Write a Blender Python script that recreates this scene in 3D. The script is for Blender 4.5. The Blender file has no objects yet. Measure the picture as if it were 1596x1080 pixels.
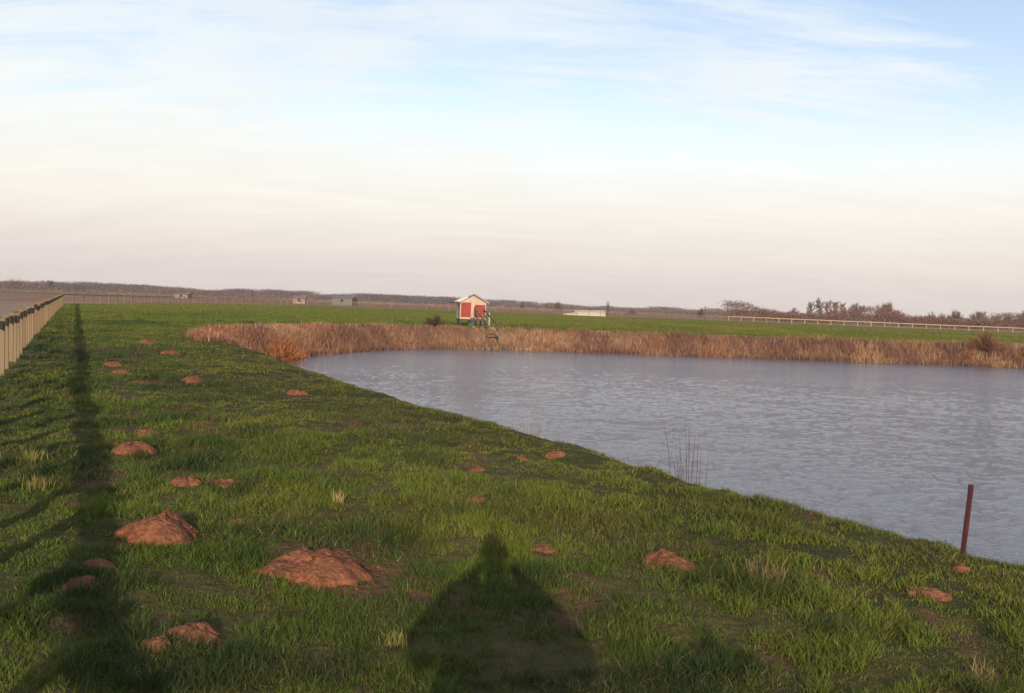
import bpy, bmesh, math, random
import numpy as np
from mathutils import Vector, Matrix

# ------------------------------------------------------------------ camera, light, sky
sc = bpy.context.scene
col = sc.collection
F = 1382.0                       # focal length in photo pixels (1596 wide)
EYE = 1.65
PITCH = math.atan(63.0 / F)
ROLL = math.atan(0.039)
RM = Matrix.Rotation(math.pi / 2 - PITCH, 3, 'X') @ Matrix.Rotation(ROLL, 3, 'Z')
cam_d = bpy.data.cameras.new("camera")
cam = bpy.data.objects.new("camera", cam_d)
col.objects.link(cam)
cam_d.sensor_width = 36.0
cam_d.lens = 36.0 * F / 1596.0
cam_d.clip_start = 0.05
cam_d.clip_end = 12000
cam.matrix_world = Matrix.Translation((0, 0, EYE)) @ RM.to_4x4()
sc.camera = cam

def ray(px, py):
    return (RM @ Vector(((px - 798) / F, (540 - py) / F, -1.0))).normalized()

SUN_DIR = ray(728, 848)          # the way the light travels (towards the photographer's own shadow)
SUN_EL = math.asin(-SUN_DIR.z)
sun_d = bpy.data.lights.new("sun", 'SUN')
sun_d.energy = 5.0
sun_d.angle = math.radians(0.5)
sun_d.color = (1.0, 0.83, 0.63)
sun = bpy.data.objects.new("sun", sun_d)
col.objects.link(sun)
sun.rotation_mode = 'QUATERNION'
sun.rotation_quaternion = SUN_DIR.to_track_quat('-Z', 'Y')
sun.location = (0, -20, 30)

sc.view_settings.view_transform = 'Standard'
sc.view_settings.look = 'None'
sc.view_settings.exposure = 0.0
sc.view_settings.gamma = 1.0
sc.cycles.max_bounces = 6
sc.cycles.diffuse_bounces = 3
sc.cycles.glossy_bounces = 3
sc.cycles.transparent_max_bounces = 4
sc.cycles.volume_bounces = 0
sc.cycles.use_denoising = True

world = bpy.data.worlds.new("World")
sc.world = world
world.use_nodes = True
SKY_STRENGTH = 0.12

class NT:
    """small helper to wire shader nodes"""
    def __init__(s, tree):
        s.t = tree
        s.n = tree.nodes
        s.l = tree.links
    def new(s, typ, **kw):
        nd = s.n.new(typ)
        for k, v in kw.items():
            setattr(nd, k, v)
        return nd
    def put(s, sock, v):
        if isinstance(v, bpy.types.NodeSocket):
            s.l.new(v, sock)
        elif v is not None:
            sock.default_value = v
    def math(s, op, a, b=None, c=None, clamp=False):
        nd = s.new('ShaderNodeMath', operation=op)
        nd.use_clamp = clamp
        s.put(nd.inputs[0], a)
        if b is not None: s.put(nd.inputs[1], b)
        if c is not None: s.put(nd.inputs[2], c)
        return nd.outputs[0]
    def ramp(s, v, lo, hi, a=0.0, b=1.0):
        nd = s.new('ShaderNodeMapRange', interpolation_type='SMOOTHSTEP')
        s.put(nd.inputs[0], v)
        for i, x in enumerate((lo, hi, a, b)):
            s.put(nd.inputs[1 + i], x)
        return nd.outputs[0]
    def mix(s, f, a, b, mode='MIX'):
        nd = s.new('ShaderNodeMix', data_type='RGBA', blend_type=mode)
        s.put(nd.inputs[0], f)
        s.put(nd.inputs[6], a)
        s.put(nd.inputs[7], b)
        return nd.outputs[2]
    def noise(s, vec, scale, detail=4, rough=0.55, dist=0.0):
        nd = s.new('ShaderNodeTexNoise')
        if vec is not None: s.put(nd.inputs['Vector'], vec)
        nd.inputs['Scale'].default_value = scale
        nd.inputs['Detail'].default_value = detail
        nd.inputs['Roughness'].default_value = rough
        nd.inputs['Distortion'].default_value = dist
        return nd.outputs['Fac']
    def mapping(s, vec, loc=(0, 0, 0), rot=(0, 0, 0), scale=(1, 1, 1)):
        nd = s.new('ShaderNodeMapping')
        s.put(nd.inputs[0], vec)
        nd.inputs[1].default_value = loc
        nd.inputs[2].default_value = rot
        nd.inputs[3].default_value = scale
        return nd.outputs[0]

def c4(r, g, b):
    return (r, g, b, 1.0)

def build_world():
    t = NT(world.node_tree)
    bg = t.n['Background']
    sky = t.new('ShaderNodeTexSky', sky_type='NISHITA')
    sky.sun_disc = False
    sky.sun_elevation = SUN_EL
    sky.sun_rotation = math.atan2(-SUN_DIR.x, -SUN_DIR.y)
    sky.air_density = 1.0
    sky.dust_density = 1.2
    sky.ozone_density = 1.2
    gen = t.new('ShaderNodeTexCoord').outputs['Generated']
    sep = t.new('ShaderNodeSeparateXYZ')
    t.put(sep.inputs[0], gen)
    z = t.math('MAXIMUM', sep.outputs[2], 0.0)
    # clouds lie on a flat sheet high above: project the direction on it
    zz = t.math('ADD', z, 0.24)
    cmb = t.new('ShaderNodeCombineXYZ')
    t.put(cmb.inputs[0], t.math('DIVIDE', sep.outputs[0], zz))
    t.put(cmb.inputs[1], t.math('DIVIDE', sep.outputs[1], zz))
    uv = cmb.outputs[0]
    n_big = t.noise(t.mapping(uv, CL_OFF, (0, 0, 0.5), (0.60, 0.80, 1)), 2.1, 3, 0.5, 0.5)
    n_str = t.noise(t.mapping(uv, (3.1, 1.7, 0), (0, 0, -0.75), (0.6, 1.9, 1)), 2.7, 8, 0.62, 1.3)
    n_st2 = t.noise(t.mapping(uv, (7.3, 4.2, 0), (0, 0, 0.62), (0.55, 2.2, 1)), 3.3, 8, 0.62, 1.1)
    n = t.math('ADD', t.math('MULTIPLY', n_big, 0.40), t.math('ADD', t.math('MULTIPLY', n_str, 0.34), t.math('MULTIPLY', n_st2, 0.28)))
    n = t.math('ADD', n, t.math('MULTIPLY', sep.outputs[0], -0.17))
    cov = t.ramp(n, 0.43, 0.585)                       # 1 = thick veil of cirrus
    clear = t.math('SUBTRACT', 1.0, cov)
    clear = t.math('MULTIPLY', clear, t.ramp(z, 0.115, 0.24))
    clear = t.math('MULTIPLY_ADD', clear, 0.85, t.ramp(z, 0.16, 0.40, 0.0, 0.16))
    skyc = t.mix(1.0, sky.outputs[0], c4(2.1, 1.80, 1.72), 'MULTIPLY')
    cr = t.new('ShaderNodeValToRGB')
    stops = [(0.0, (.71, .635, .615)), (0.03, (.765, .69, .66)), (0.065, (.86, .795, .735)), (0.105, (.95, .91, .835)),
             (0.16, (.95, .96, .925)), (0.27, (.84, .91, .955)), (0.6, (.66, .76, .88))]
    el = cr.color_ramp.elements
    while len(el) < len(stops): el.new(0.5)
    for e_, (p_, c_) in zip(el, stops):
        e_.position = p_; e_.color = c4(*c_)
    t.put(cr.inputs[0], z)
    veil = t.mix(1.0, cr.outputs[0], c4(1 / SKY_STRENGTH, 1 / SKY_STRENGTH, 1 / SKY_STRENGTH), 'MULTIPLY')
    lightn = t.math('MULTIPLY_ADD', t.ramp(n_str, 0.3, 0.7), 0.05, 0.985)
    cb = t.new('ShaderNodeCombineColor')
    for i_ in range(3): t.put(cb.inputs[i_], lightn)
    veil = t.mix(1.0, veil, cb.outputs[0], 'MULTIPLY')
    c = t.mix(clear, veil, skyc)
    t.put(bg.inputs[0], c)
    bg.inputs[1].default_value = SKY_STRENGTH
CL_OFF = (0.6, 2.3, 0)
build_world()

# ------------------------------------------------------------------ helpers
rng = np.random.default_rng(7)

def _hash(ix, iy, seed):
    h = (ix.astype(np.int64) * 374761393 + iy.astype(np.int64) * 668265263 + seed * 1442695041) & 0xFFFFFFFF
    h = ((h ^ (h >> 13)) * 1274126177) & 0xFFFFFFFF
    h = h ^ (h >> 16)
    return (h & 0xFFFF) / 65535.0

def vnoise(x, y, seed=0):
    ix = np.floor(x); iy = np.floor(y)
    fx = x - ix; fy = y - iy
    fx = fx * fx * (3 - 2 * fx); fy = fy * fy * (3 - 2 * fy)
    a = _hash(ix, iy, seed); b = _hash(ix + 1, iy, seed)
    c = _hash(ix, iy + 1, seed); d = _hash(ix + 1, iy + 1, seed)
    return (a * (1 - fx) + b * fx) * (1 - fy) + (c * (1 - fx) + d * fx) * fy

def fbm(x, y, scale, octs=3, seed=0):
    x = np.asarray(x, float) * scale; y = np.asarray(y, float) * scale
    s = 0; a = 1.0; tot = 0
    for o in range(octs):
        s = s + a * vnoise(x + 17.3 * o, y - 9.1 * o, seed + o * 31)
        tot += a; a *= 0.5; x = x * 2.03; y = y * 2.03
    return s / tot

def sstep(a, b, x):
    t = np.clip((x - a) / (b - a), 0, 1)
    return t * t * (3 - 2 * t)

def mesh_np(name, verts, faces_list, mats, colors=None, smooth=False):
    """faces_list: list of (k-gon index arrays)"""
    me = bpy.data.meshes.new(name)
    verts = np.asarray(verts, np.float32)
    me.vertices.add(len(verts))
    me.vertices.foreach_set('co', verts.ravel())
    loops = np.concatenate([f.ravel() for f in faces_list]).astype(np.int32)
    starts = []; off = 0
    for f in faces_list:
        starts.append(off + np.arange(len(f)) * f.shape[1]); off += f.size
    starts = np.concatenate(starts).astype(np.int32)
    me.loops.add(len(loops))
    me.loops.foreach_set('vertex_index', loops)
    me.polygons.add(len(starts))
    me.polygons.foreach_set('loop_start', starts)
    if smooth:
        me.polygons.foreach_set('use_smooth', np.ones(len(starts), bool))
    me.update(calc_edges=True)
    me.validate()
    if colors is not None:
        at = me.color_attributes.new('Col', 'FLOAT_COLOR', 'POINT')
        cc = np.ones((len(verts), 4), np.float32)
        cc[:, :3] = colors
        at.data.foreach_set('color', cc.ravel())
    for m in (mats if isinstance(mats, (list, tuple)) else [mats]):
        me.materials.append(m)
    return me

def link(name, me, parent=None, loc=None):
    o = bpy.data.objects.new(name, me)
    col.objects.link(o)
    if parent is not None: o.parent = parent
    if loc is not None: o.location = loc
    return o

def tag(o, label=None, cat=None, group=None, kind=None):
    if label: o['label'] = label
    if cat: o['category'] = cat
    if group: o['group'] = group
    if kind: o['kind'] = kind
    return o

def empty(name, loc, rz=0.0):
    o = bpy.data.objects.new(name, None)
    col.objects.link(o)
    o.location = loc
    o.rotation_euler = (0, 0, rz)
    o.empty_display_size = 0.2
    return o

class MB:
    """collects boxes, tubes and free polygons; build() links them as ONE mesh object"""
    def __init__(s): s.v = []; s.f = []
    def box(s, lo, hi, rot=None, at=None):
        b = len(s.v)
        for k in range(8):
            p = Vector((hi[0] if k & 1 else lo[0], hi[1] if k & 2 else lo[1], hi[2] if k & 4 else lo[2]))
            if rot is not None: p = rot @ p
            if at is not None: p = p + Vector(at)
            s.v.append(tuple(p))
        for q in ((0, 2, 3, 1), (4, 5, 7, 6), (0, 1, 5, 4), (2, 6, 7, 3), (0, 4, 6, 2), (1, 3, 7, 5)):
            s.f.append([b + i for i in q])
        return s
    def beam(s, p0, p1, w, h):
        p0 = Vector(p0); p1 = Vector(p1)
        d = p1 - p0; L = d.length; d.normalize()
        side = d.cross(Vector((0, 0, 1)))
        if side.length < 1e-4: side = Vector((1, 0, 0))
        side.normalize(); up = side.cross(d)
        M = Matrix((side, d, up)).transposed()
        s.box((-w / 2, 0, -h / 2), (w / 2, L, h / 2), M, p0)
        return s
    def tube(s, pts, rad, n=6, cap=True):
        pts = [Vector(p) for p in pts]
        if not hasattr(rad, '__len__'): rad = [rad] * len(pts)
        b = len(s.v)
        for i, p in enumerate(pts):
            d = (pts[min(i + 1, len(pts) - 1)] - pts[max(i - 1, 0)]).normalized()
            a = d.cross(Vector((0.13, 0.31, 0.94)))
            if a.length < 1e-3: a = d.cross(Vector((1, 0, 0)))
            a.normalize(); c = d.cross(a)
            for k in range(n):
                t = 2 * math.pi * k / n
                s.v.append(tuple(p + (a * math.cos(t) + c * math.sin(t)) * rad[i]))
        for i in range(len(pts) - 1):
            for k in range(n):
                k2 = (k + 1) % n
                s.f.append([b + i * n + k, b + i * n + k2, b + (i + 1) * n + k2, b + (i + 1) * n + k])
        if cap:
            s.f.append([b + k for k in range(n)][::-1])
            s.f.append([b + (len(pts) - 1) * n + k for k in range(n)])
        return s
    def poly(s, pts):
        b = len(s.v); s.v += [tuple(p) for p in pts]
        s.f.append(list(range(b, b + len(pts))))
        return s
    def prism(s, prof, y0, y1):
        """prof: (x, z) outline, extruded from y0 to y1"""
        n = len(prof); b = len(s.v)
        s.v += [(x, y0, z) for x, z in prof] + [(x, y1, z) for x, z in prof]
        s.f.append([b + i for i in range(n)])
        s.f.append([b + n + i for i in range(n)][::-1])
        for i in range(n):
            j = (i + 1) % n
            s.f.append([b + i, b + n + i, b + n + j, b + j])
        return s
    def mesh(s, name, mat, bevel=0.0, smooth=False):
        me = bpy.data.meshes.new(name)
        me.from_pydata(s.v, [], s.f)
        bm = bmesh.new(); bm.from_mesh(me)
        bmesh.ops.recalc_face_normals(bm, faces=bm.faces[:])
        if bevel > 0:
            bmesh.ops.bevel(bm, geom=bm.edges[:], offset=bevel, segments=1, affect='EDGES', profile=0.5)
        if smooth:
            for f in bm.faces: f.smooth = True
        bm.to_mesh(me); bm.free()
        me.materials.append(mat)
        return me
    def build(s, name, mat, parent=None, bevel=0.0, smooth=False):
        return link(name, s.mesh(name, mat, bevel, smooth), parent)

# ------------------------------------------------------------------ materials
def new_mat(name):
    m = bpy.data.materials.new(name)
    m.use_nodes = True
    t = NT(m.node_tree)
    return m, t, t.n['Principled BSDF']

def mat_plain(name, rgb, rough=0.8, var=0.25, scale=8.0, bump=0.0, spec=0.3, dirt=None):
    m, t, b = new_mat(name)
    oc = t.new('ShaderNodeTexCoord').outputs['Object']
    n = t.noise(oc, scale, 5, 0.6)
    lo = c4(*[x * (1 - var) for x in rgb]); hi = c4(*[min(1, x * (1 + var)) for x in rgb])
    c = t.mix(n, lo, hi)
    if dirt:
        n2 = t.noise(t.mapping(oc, (3, 1, 2), (0, 0, 0), (1, 1, 0.35)), scale * 0.45, 5, 0.65)
        c = t.mix(t.math('MULTIPLY', t.ramp(n2, 0.5, 0.7), 0.6), c, c4(*dirt))
    t.put(b.inputs['Base Color'], c)
    b.inputs['Roughness'].default_value = rough
    b.inputs['Specular IOR Level'].default_value = spec
    if bump:
        bp = t.new('ShaderNodeBump')
        bp.inputs['Strength'].default_value = bump
        bp.inputs['Distance'].default_value = 0.02
        t.put(bp.inputs['Height'], t.noise(oc, scale * 3, 5, 0.6))
        t.put(b.inputs['Normal'], bp.outputs[0])
    return m

def mat_leaf(name, trans=0.35, rough=0.6, tint=(1, 1, 1)):
    """thin plant matter coloured by its own pigment attribute"""
    m, t, b = new_mat(name)
    at = t.new('ShaderNodeAttribute', attribute_name='Col').outputs['Color']
    at = t.mix(1.0, at, c4(*tint), 'MULTIPLY')
    t.put(b.inputs['Base Color'], at)
    b.inputs['Roughness'].default_value = rough
    b.inputs['Specular IOR Level'].default_value = 0.25
    tr = t.new('ShaderNodeBsdfTranslucent')
    t.put(tr.inputs['Color'], at)
    mx = t.new('ShaderNodeMixShader')
    mx.inputs[0].default_value = trans
    t.l.new(b.outputs[0], mx.inputs[1]); t.l.new(tr.outputs[0], mx.inputs[2])
    t.l.new(mx.outputs[0], t.n['Material Output'].inputs[0])
    return m

M = {}
M['grass'] = mat_leaf('grass_blades', 0.30)
M['reed'] = mat_leaf('dry_reed', 0.25, 0.8)
M['twig'] = mat_leaf('bare_twigs', 0.0, 0.9)
def mat_fence_wood(name, rgb, var):
    m, t, b = new_mat(name)
    oc = t.new('ShaderNodeTexCoord').outputs['Object']
    rnd = t.new('ShaderNodeObjectInfo').outputs['Random']
    grain = t.noise(t.mapping(oc, (0, 0, 0), (0, 0, 0), (30, 30, 2.2)), 1.0, 5, 0.6)
    c = t.mix(grain, c4(*[x * 0.62 for x in rgb]), c4(*[x * 1.25 for x in rgb]))
    c = t.mix(t.math('MULTIPLY', rnd, var), c, c4(rgb[0] * 0.75, rgb[1] * 0.62, rgb[2] * 0.60))
    alg = t.ramp(t.noise(oc, 2.4, 4, 0.6), 0.50, 0.68)
    c = t.mix(t.math('MULTIPLY', alg, 0.45), c, c4(0.16, 0.17, 0.05))
    t.put(b.inputs['Base Color'], c)
    b.inputs['Roughness'].default_value = 0.85
    b.inputs['Specular IOR Level'].default_value = 0.2
    bp = t.new('ShaderNodeBump')
    bp.inputs['Strength'].default_value = 0.4
    bp.inputs['Distance'].default_value = 0.01
    t.put(bp.inputs['Height'], grain)
    t.put(b.inputs['Normal'], bp.outputs[0])
    return m
M['post'] = mat_fence_wood('yellowed_fence_post', (0.225, 0.172, 0.105), 0.95)
M['rail'] = mat_fence_wood('weathered_rail', (0.26, 0.17, 0.11), 0.4)
M['pale_rail'] = mat_fence_wood('pale_rail', (0.42, 0.31, 0.19), 0.5)
M['white'] = mat_plain('white_boards', (0.44, 0.325, 0.255), 0.6, 0.12, 6, 0.1, dirt=(0.33, 0.20, 0.13))
M['red'] = mat_plain('red_paint', (0.25, 0.024, 0.017), 0.55, 0.25, 5, 0.1, dirt=(0.30, 0.06, 0.04))
M['roof'] = mat_plain('grey_roof_felt', (0.22, 0.22, 0.21), 0.75, 0.25, 9, 0.2)
M['sunlit_slope'] = mat_plain('sunlit_roof_sheet', (0.66, 0.64, 0.60), 0.5, 0.12, 4)  # left slope of the hut roof, sun brightness painted into the colour
M['teal'] = mat_plain('dark_green_board', (0.045, 0.075, 0.065), 0.7, 0.3, 7, 0.1)
M['dark'] = mat_plain('dark_timber', (0.055, 0.045, 0.038), 0.8, 0.35, 9, 0.2)
M['steptimber'] = mat_plain('weathered_step_timber', (0.105, 0.08, 0.055), 0.85, 0.35, 8, 0.3)
M['rust'] = mat_plain('rusted_iron', (0.055, 0.014, 0.018), 0.75, 0.45, 30, 0.5, dirt=(0.09, 0.026, 0.018))
M['plastic'] = mat_plain('white_polythene', (0.35, 0.30, 0.23), 0.45, 0.10, 1.2, 0.15, dirt=(0.55, 0.46, 0.32))
M['bark'] = mat_plain('winter_bark', (0.075, 0.052, 0.045), 0.9, 0.3, 3, 0.2)
M['wallpale'] = mat_plain('pale_render', (0.25, 0.19, 0.16), 0.8, 0.10, 1.5)
M['wallbrick'] = mat_plain('red_brick', (0.30, 0.13, 0.09), 0.85, 0.25, 4)
M['wallgrey'] = mat_plain('grey_cladding', (0.115, 0.108, 0.115), 0.6, 0.12, 1.5)
M['tile'] = mat_plain('brown_tile', (0.20, 0.115, 0.09), 0.8, 0.25, 4)
M['slate'] = mat_plain('slate_roof', (0.13, 0.13, 0.145), 0.6, 0.2, 4)
M['glass'] = mat_plain('window_glass', (0.03, 0.035, 0.04), 0.1, 0.1, 1.0, 0, 0.5)
M['stone'] = mat_plain('grey_concrete', (0.35, 0.34, 0.32), 0.9, 0.25, 12, 0.3)

def mat_soil():
    m, t, b = new_mat('molehill_soil')
    oc = t.new('ShaderNodeTexCoord').outputs['Object']
    n = t.noise(oc, 18, 6, 0.65)
    n2 = t.noise(oc, 5, 4, 0.6)
    c = t.mix(t.ramp(n, 0.3, 0.7), c4(0.105, 0.042, 0.024), c4(0.255, 0.100, 0.052))
    c = t.mix(t.math('MULTIPLY', t.ramp(n2, 0.48, 0.66), 0.5), c, c4(0.12, 0.055, 0.036))
    t.put(b.inputs['Base Color'], c)
    b.inputs['Roughness'].default_value = 0.95
    b.inputs['Specular IOR Level'].default_value = 0.1
    vo = t.new('ShaderNodeTexVoronoi')
    t.put(vo.inputs['Vector'], oc); vo.inputs['Scale'].default_value = 42
    h = t.math('ADD', t.math('MULTIPLY', vo.outputs['Distance'], 0.6), n)
    bp = t.new('ShaderNodeBump')
    bp.inputs['Strength'].default_value = 0.8; bp.inputs['Distance'].default_value = 0.02
    t.put(bp.inputs['Height'], h); t.put(b.inputs['Normal'], bp.outputs[0])
    return m
M['soil'] = mat_soil()

def mat_ground():
    m, t, b = new_mat('meadow_ground')
    at = t.new('ShaderNodeAttribute', attribute_name='Col').outputs['Color']
    pos = t.new('ShaderNodeNewGeometry').outputs['Position']
    n1 = t.noise(pos, 0.16, 5, 0.6)
    n2 = t.noise(pos, 2.2, 6, 0.65)
    n3 = t.noise(pos, 14.0, 4, 0.6)
    v = t.math('ADD', t.math('ADD', t.math('MULTIPLY', n1, 0.7), t.math('MULTIPLY', n2, 0.8)), t.math('MULTIPLY', n3, 0.5))
    c = t.mix(t.ramp(v, 0.7, 1.3), t.mix(1.0, at, c4(0.70, 0.72, 0.70), 'MULTIPLY'), t.mix(1.0, at, c4(1.35, 1.28, 1.2), 'MULTIPLY'))
    t.put(b.inputs['Base Color'], c)
    b.inputs['Roughness'].default_value = 0.95
    b.inputs['Specular IOR Level'].default_value = 0.1
    bp = t.new('ShaderNodeBump')
    bp.inputs['Strength'].default_value = 0.8; bp.inputs['Distance'].default_value = 0.12
    t.put(bp.inputs['Height'], t.math('ADD', n2, t.math('MULTIPLY', n3, 0.35)))
    t.put(b.inputs['Normal'], bp.outputs[0])
    return m
M['ground'] = mat_ground()

def mat_water():
    m, t, b = new_mat('pond_water')
    pos = t.new('ShaderNodeNewGeometry').outputs['Position']
    b.inputs['Base Color'].default_value = c4(0.100, 0.102, 0.128)
    b.inputs['Roughness'].default_value = 0.06
    b.inputs['IOR'].default_value = 1.333
    b.inputs['Specular IOR Level'].default_value = 0.5
    p1 = t.mapping(pos, (0, 0, 0), (0, 0, 0.45), (1.0, 2.4, 1))
    w1 = t.noise(p1, 7.0, 3, 0.55, 0.4)
    w2 = t.noise(t.mapping(pos, (5, 2, 0), (0, 0, -0.25), (1.0, 2.0, 1)), 15.0, 3, 0.55, 0.3)
    w3 = t.noise(pos, 0.12, 3, 0.5)
    amp = t.ramp(w3, 0.3, 0.7, 0.65, 1.0)
    h = t.math('MULTIPLY', t.math('ADD', w1, t.math('MULTIPLY', w2, 0.60)), amp)
    bp = t.new('ShaderNodeBump')
    bp.inputs['Strength'].default_value = 1.0; bp.inputs['Distance'].default_value = 0.03
    t.put(bp.inputs['Height'], h); t.put(b.inputs['Normal'], bp.outputs[0])
    return m
M['water'] = mat_water()

# ------------------------------------------------------------------ terrain
ZW = -1.30
SHORE_CTRL = [(26, -34), (14.4, -14), (9.4, -4), (6.90, 2.75), (5.02, 7.05), (3.10, 9.95), (2.12, 11.75), (1.05, 13.6), (-1.2, 17.15), (-4.2, 23.1), (-6.9, 28.6), (-9.5, 33.4),
              (-10.8, 37.0), (-11.2, 41.0), (-10.8, 45.0), (-9.6, 50.0), (-7.9, 54.6), (-4.6, 58.2), (0.6, 60.6), (7.3, 61.4), (18, 62.3),
              (30, 63.2), (46, 64.0), (66, 63.5), (84, 60), (92, 40), (92, -34)]
def catmull(P, n=8):
    out = []
    N = len(P)
    for i in range(N):
        p0, p1, p2, p3 = (np.array(P[(i + k - 1) % N], float) for k in range(4))
        for j in range(n):
            t = j / n
            out.append(0.5 * ((2 * p1) + (-p0 + p2) * t + (2 * p0 - 5 * p1 + 4 * p2 - p3) * t * t + (-p0 + 3 * p1 - 3 * p2 + p3) * t ** 3))
    return np.array(out)
SHORE = catmull(SHORE_CTRL)
# small irregularities of the bank
_i = np.arange(len(SHORE))
SHORE = SHORE + (0.04 + 0.14 * (SHORE[:, 1:] > 40)) * np.stack([np.sin(_i * 1.7) * np.sin(_i * 0.63), np.cos(_i * 1.3) * np.sin(_i * 0.41)], 1)

def poly_sd(x, y, P):
    A = P; B = np.roll(P, -1, 0)
    d2 = np.full(x.shape, 1e18); inside = np.zeros(x.shape, bool)
    for a, b in zip(A, B):
        e = b - a; L = e @ e
        t = np.clip(((x - a[0]) * e[0] + (y - a[1]) * e[1]) / L, 0, 1)
        dx = x - a[0] - t * e[0]; dy = y - a[1] - t * e[1]
        np.minimum(d2, dx * dx + dy * dy, out=d2)
        if a[1] != b[1]:
            c = ((a[1] > y) != (b[1] > y)) & (x < (b[0] - a[0]) * (y - a[1]) / (b[1] - a[1]) + a[0])
            inside ^= c
    d = np.sqrt(d2)
    return np.where(inside, -d, d)

GX0, GY0, GS = -40.0, -45.0, 0.3
gx = np.arange(GX0, 110, GS); gy = np.arange(GY0, 95, GS)
_X, _Y = np.meshgrid(gx, gy)
SDG = poly_sd(_X, _Y, SHORE)
def sd(x, y):
    x = np.asarray(x, float); y = np.asarray(y, float)
    u = np.clip((x - GX0) / GS, 0, len(gx) - 1.001); v = np.clip((y - GY0) / GS, 0, len(gy) - 1.001)
    i = u.astype(int); j = v.astype(int); fu = u - i; fv = v - j
    return (SDG[j, i] * (1 - fu) + SDG[j, i + 1] * fu) * (1 - fv) + (SDG[j + 1, i] * (1 - fu) + SDG[j + 1, i + 1] * fu) * fv

FENCE_A = np.array((-1.38, 0.0)); FDIR = np.array((-0.442, 0.897))    # line of the near fence
def lump(x, y):
    """small unevenness of the turf near the camera"""
    r = np.hypot(x, y)
    f = 1 - sstep(30, 60, r)
    return f * (0.13 * (fbm(x, y, 2.6, 3, 11) - 0.5) + 0.11 * (fbm(x, y, 0.45, 2, 5) - 0.5))
BANK = 2.1
def height(x, y):
    x = np.asarray(x, float); y = np.asarray(y, float)
    s = sd(x, y)
    t = np.clip(s / BANK, 0, 1)
    up = ZW + (0 - ZW) * (1 - (1 - t) ** 2.3)
    z = np.where(s > 0, up, ZW + np.maximum(s * 0.45, -1.2))
    # beyond the fences the land drops a little from the bank to the fields
    a = (x - FENCE_A[0]) * FDIR[1] - (y - FENCE_A[1]) * FDIR[0]        # >0 on the pond side
    out = sstep(0.6, 5.0, -a) * (a < 0)
    z = z - 0.35 * out
    far = sstep(215, 300, np.hypot(x, y))
    z = z * (1 - far) + (-0.5) * far
    z = z + lump(x, y) * sstep(0.0, 0.5, s)
    return z

def height1(x, y):
    return float(height(np.array([x]), np.array([y]))[0])

def ground_at(px, py):
    """where the sight line of a photo pixel meets the ground"""
    d = ray(px, py)
    if d.z > -1e-4: return None
    ts = np.linspace(1.5, 260, 6000)
    zz = EYE + ts * d.z - height(ts * d.x, ts * d.y)
    k = int(np.argmax(zz < 0))
    if zz[k] >= 0: return None
    t0, t1 = ts[max(k - 1, 0)], ts[k]
    for _ in range(25):
        tm = (t0 + t1) / 2
        if EYE + tm * d.z > height1(tm * d.x, tm * d.y): t0 = tm
        else: t1 = tm
    x, y = t1 * d.x, t1 * d.y
    return Vector((x, y, height1(x, y)))

def at_depth(px, depth):
    """ground point at the bearing of photo column px, at the given forward distance"""
    d = ray(px, 446 + 0.039 * px)
    x, y = d.x / d.y * depth, depth
    return Vector((x, y, height1(x, y)))

# position of the outer fences (corner points, metres)
C_LEFT = FENCE_A + FDIR * 104
BACK = [tuple(C_LEFT), (-52.0, 150.0), (-42.0, 184.0), (-10.0, 196.0), (22.0, 198.0), (52.0, 214.0)]
RIGHT = [(52.0, 214.0), (84.0, 203.0), (120.0, 192.0), (160.0, 182.0)]
FIELD = np.array([tuple(FENCE_A - FDIR * 60)] + BACK + RIGHT[1:] + [(170, -60)])

def axis(segs):
    out = [segs[0][0]]
    for a, b, st in segs:
        n = max(1, int(round((b - a) / st)))
        out += list(a + (b - a) * (np.arange(n) + 1) / n)
    return np.array(out)
def geo(a, b, n):
    return np.sign(a) * np.geomspace(abs(a), abs(b), n)

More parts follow.
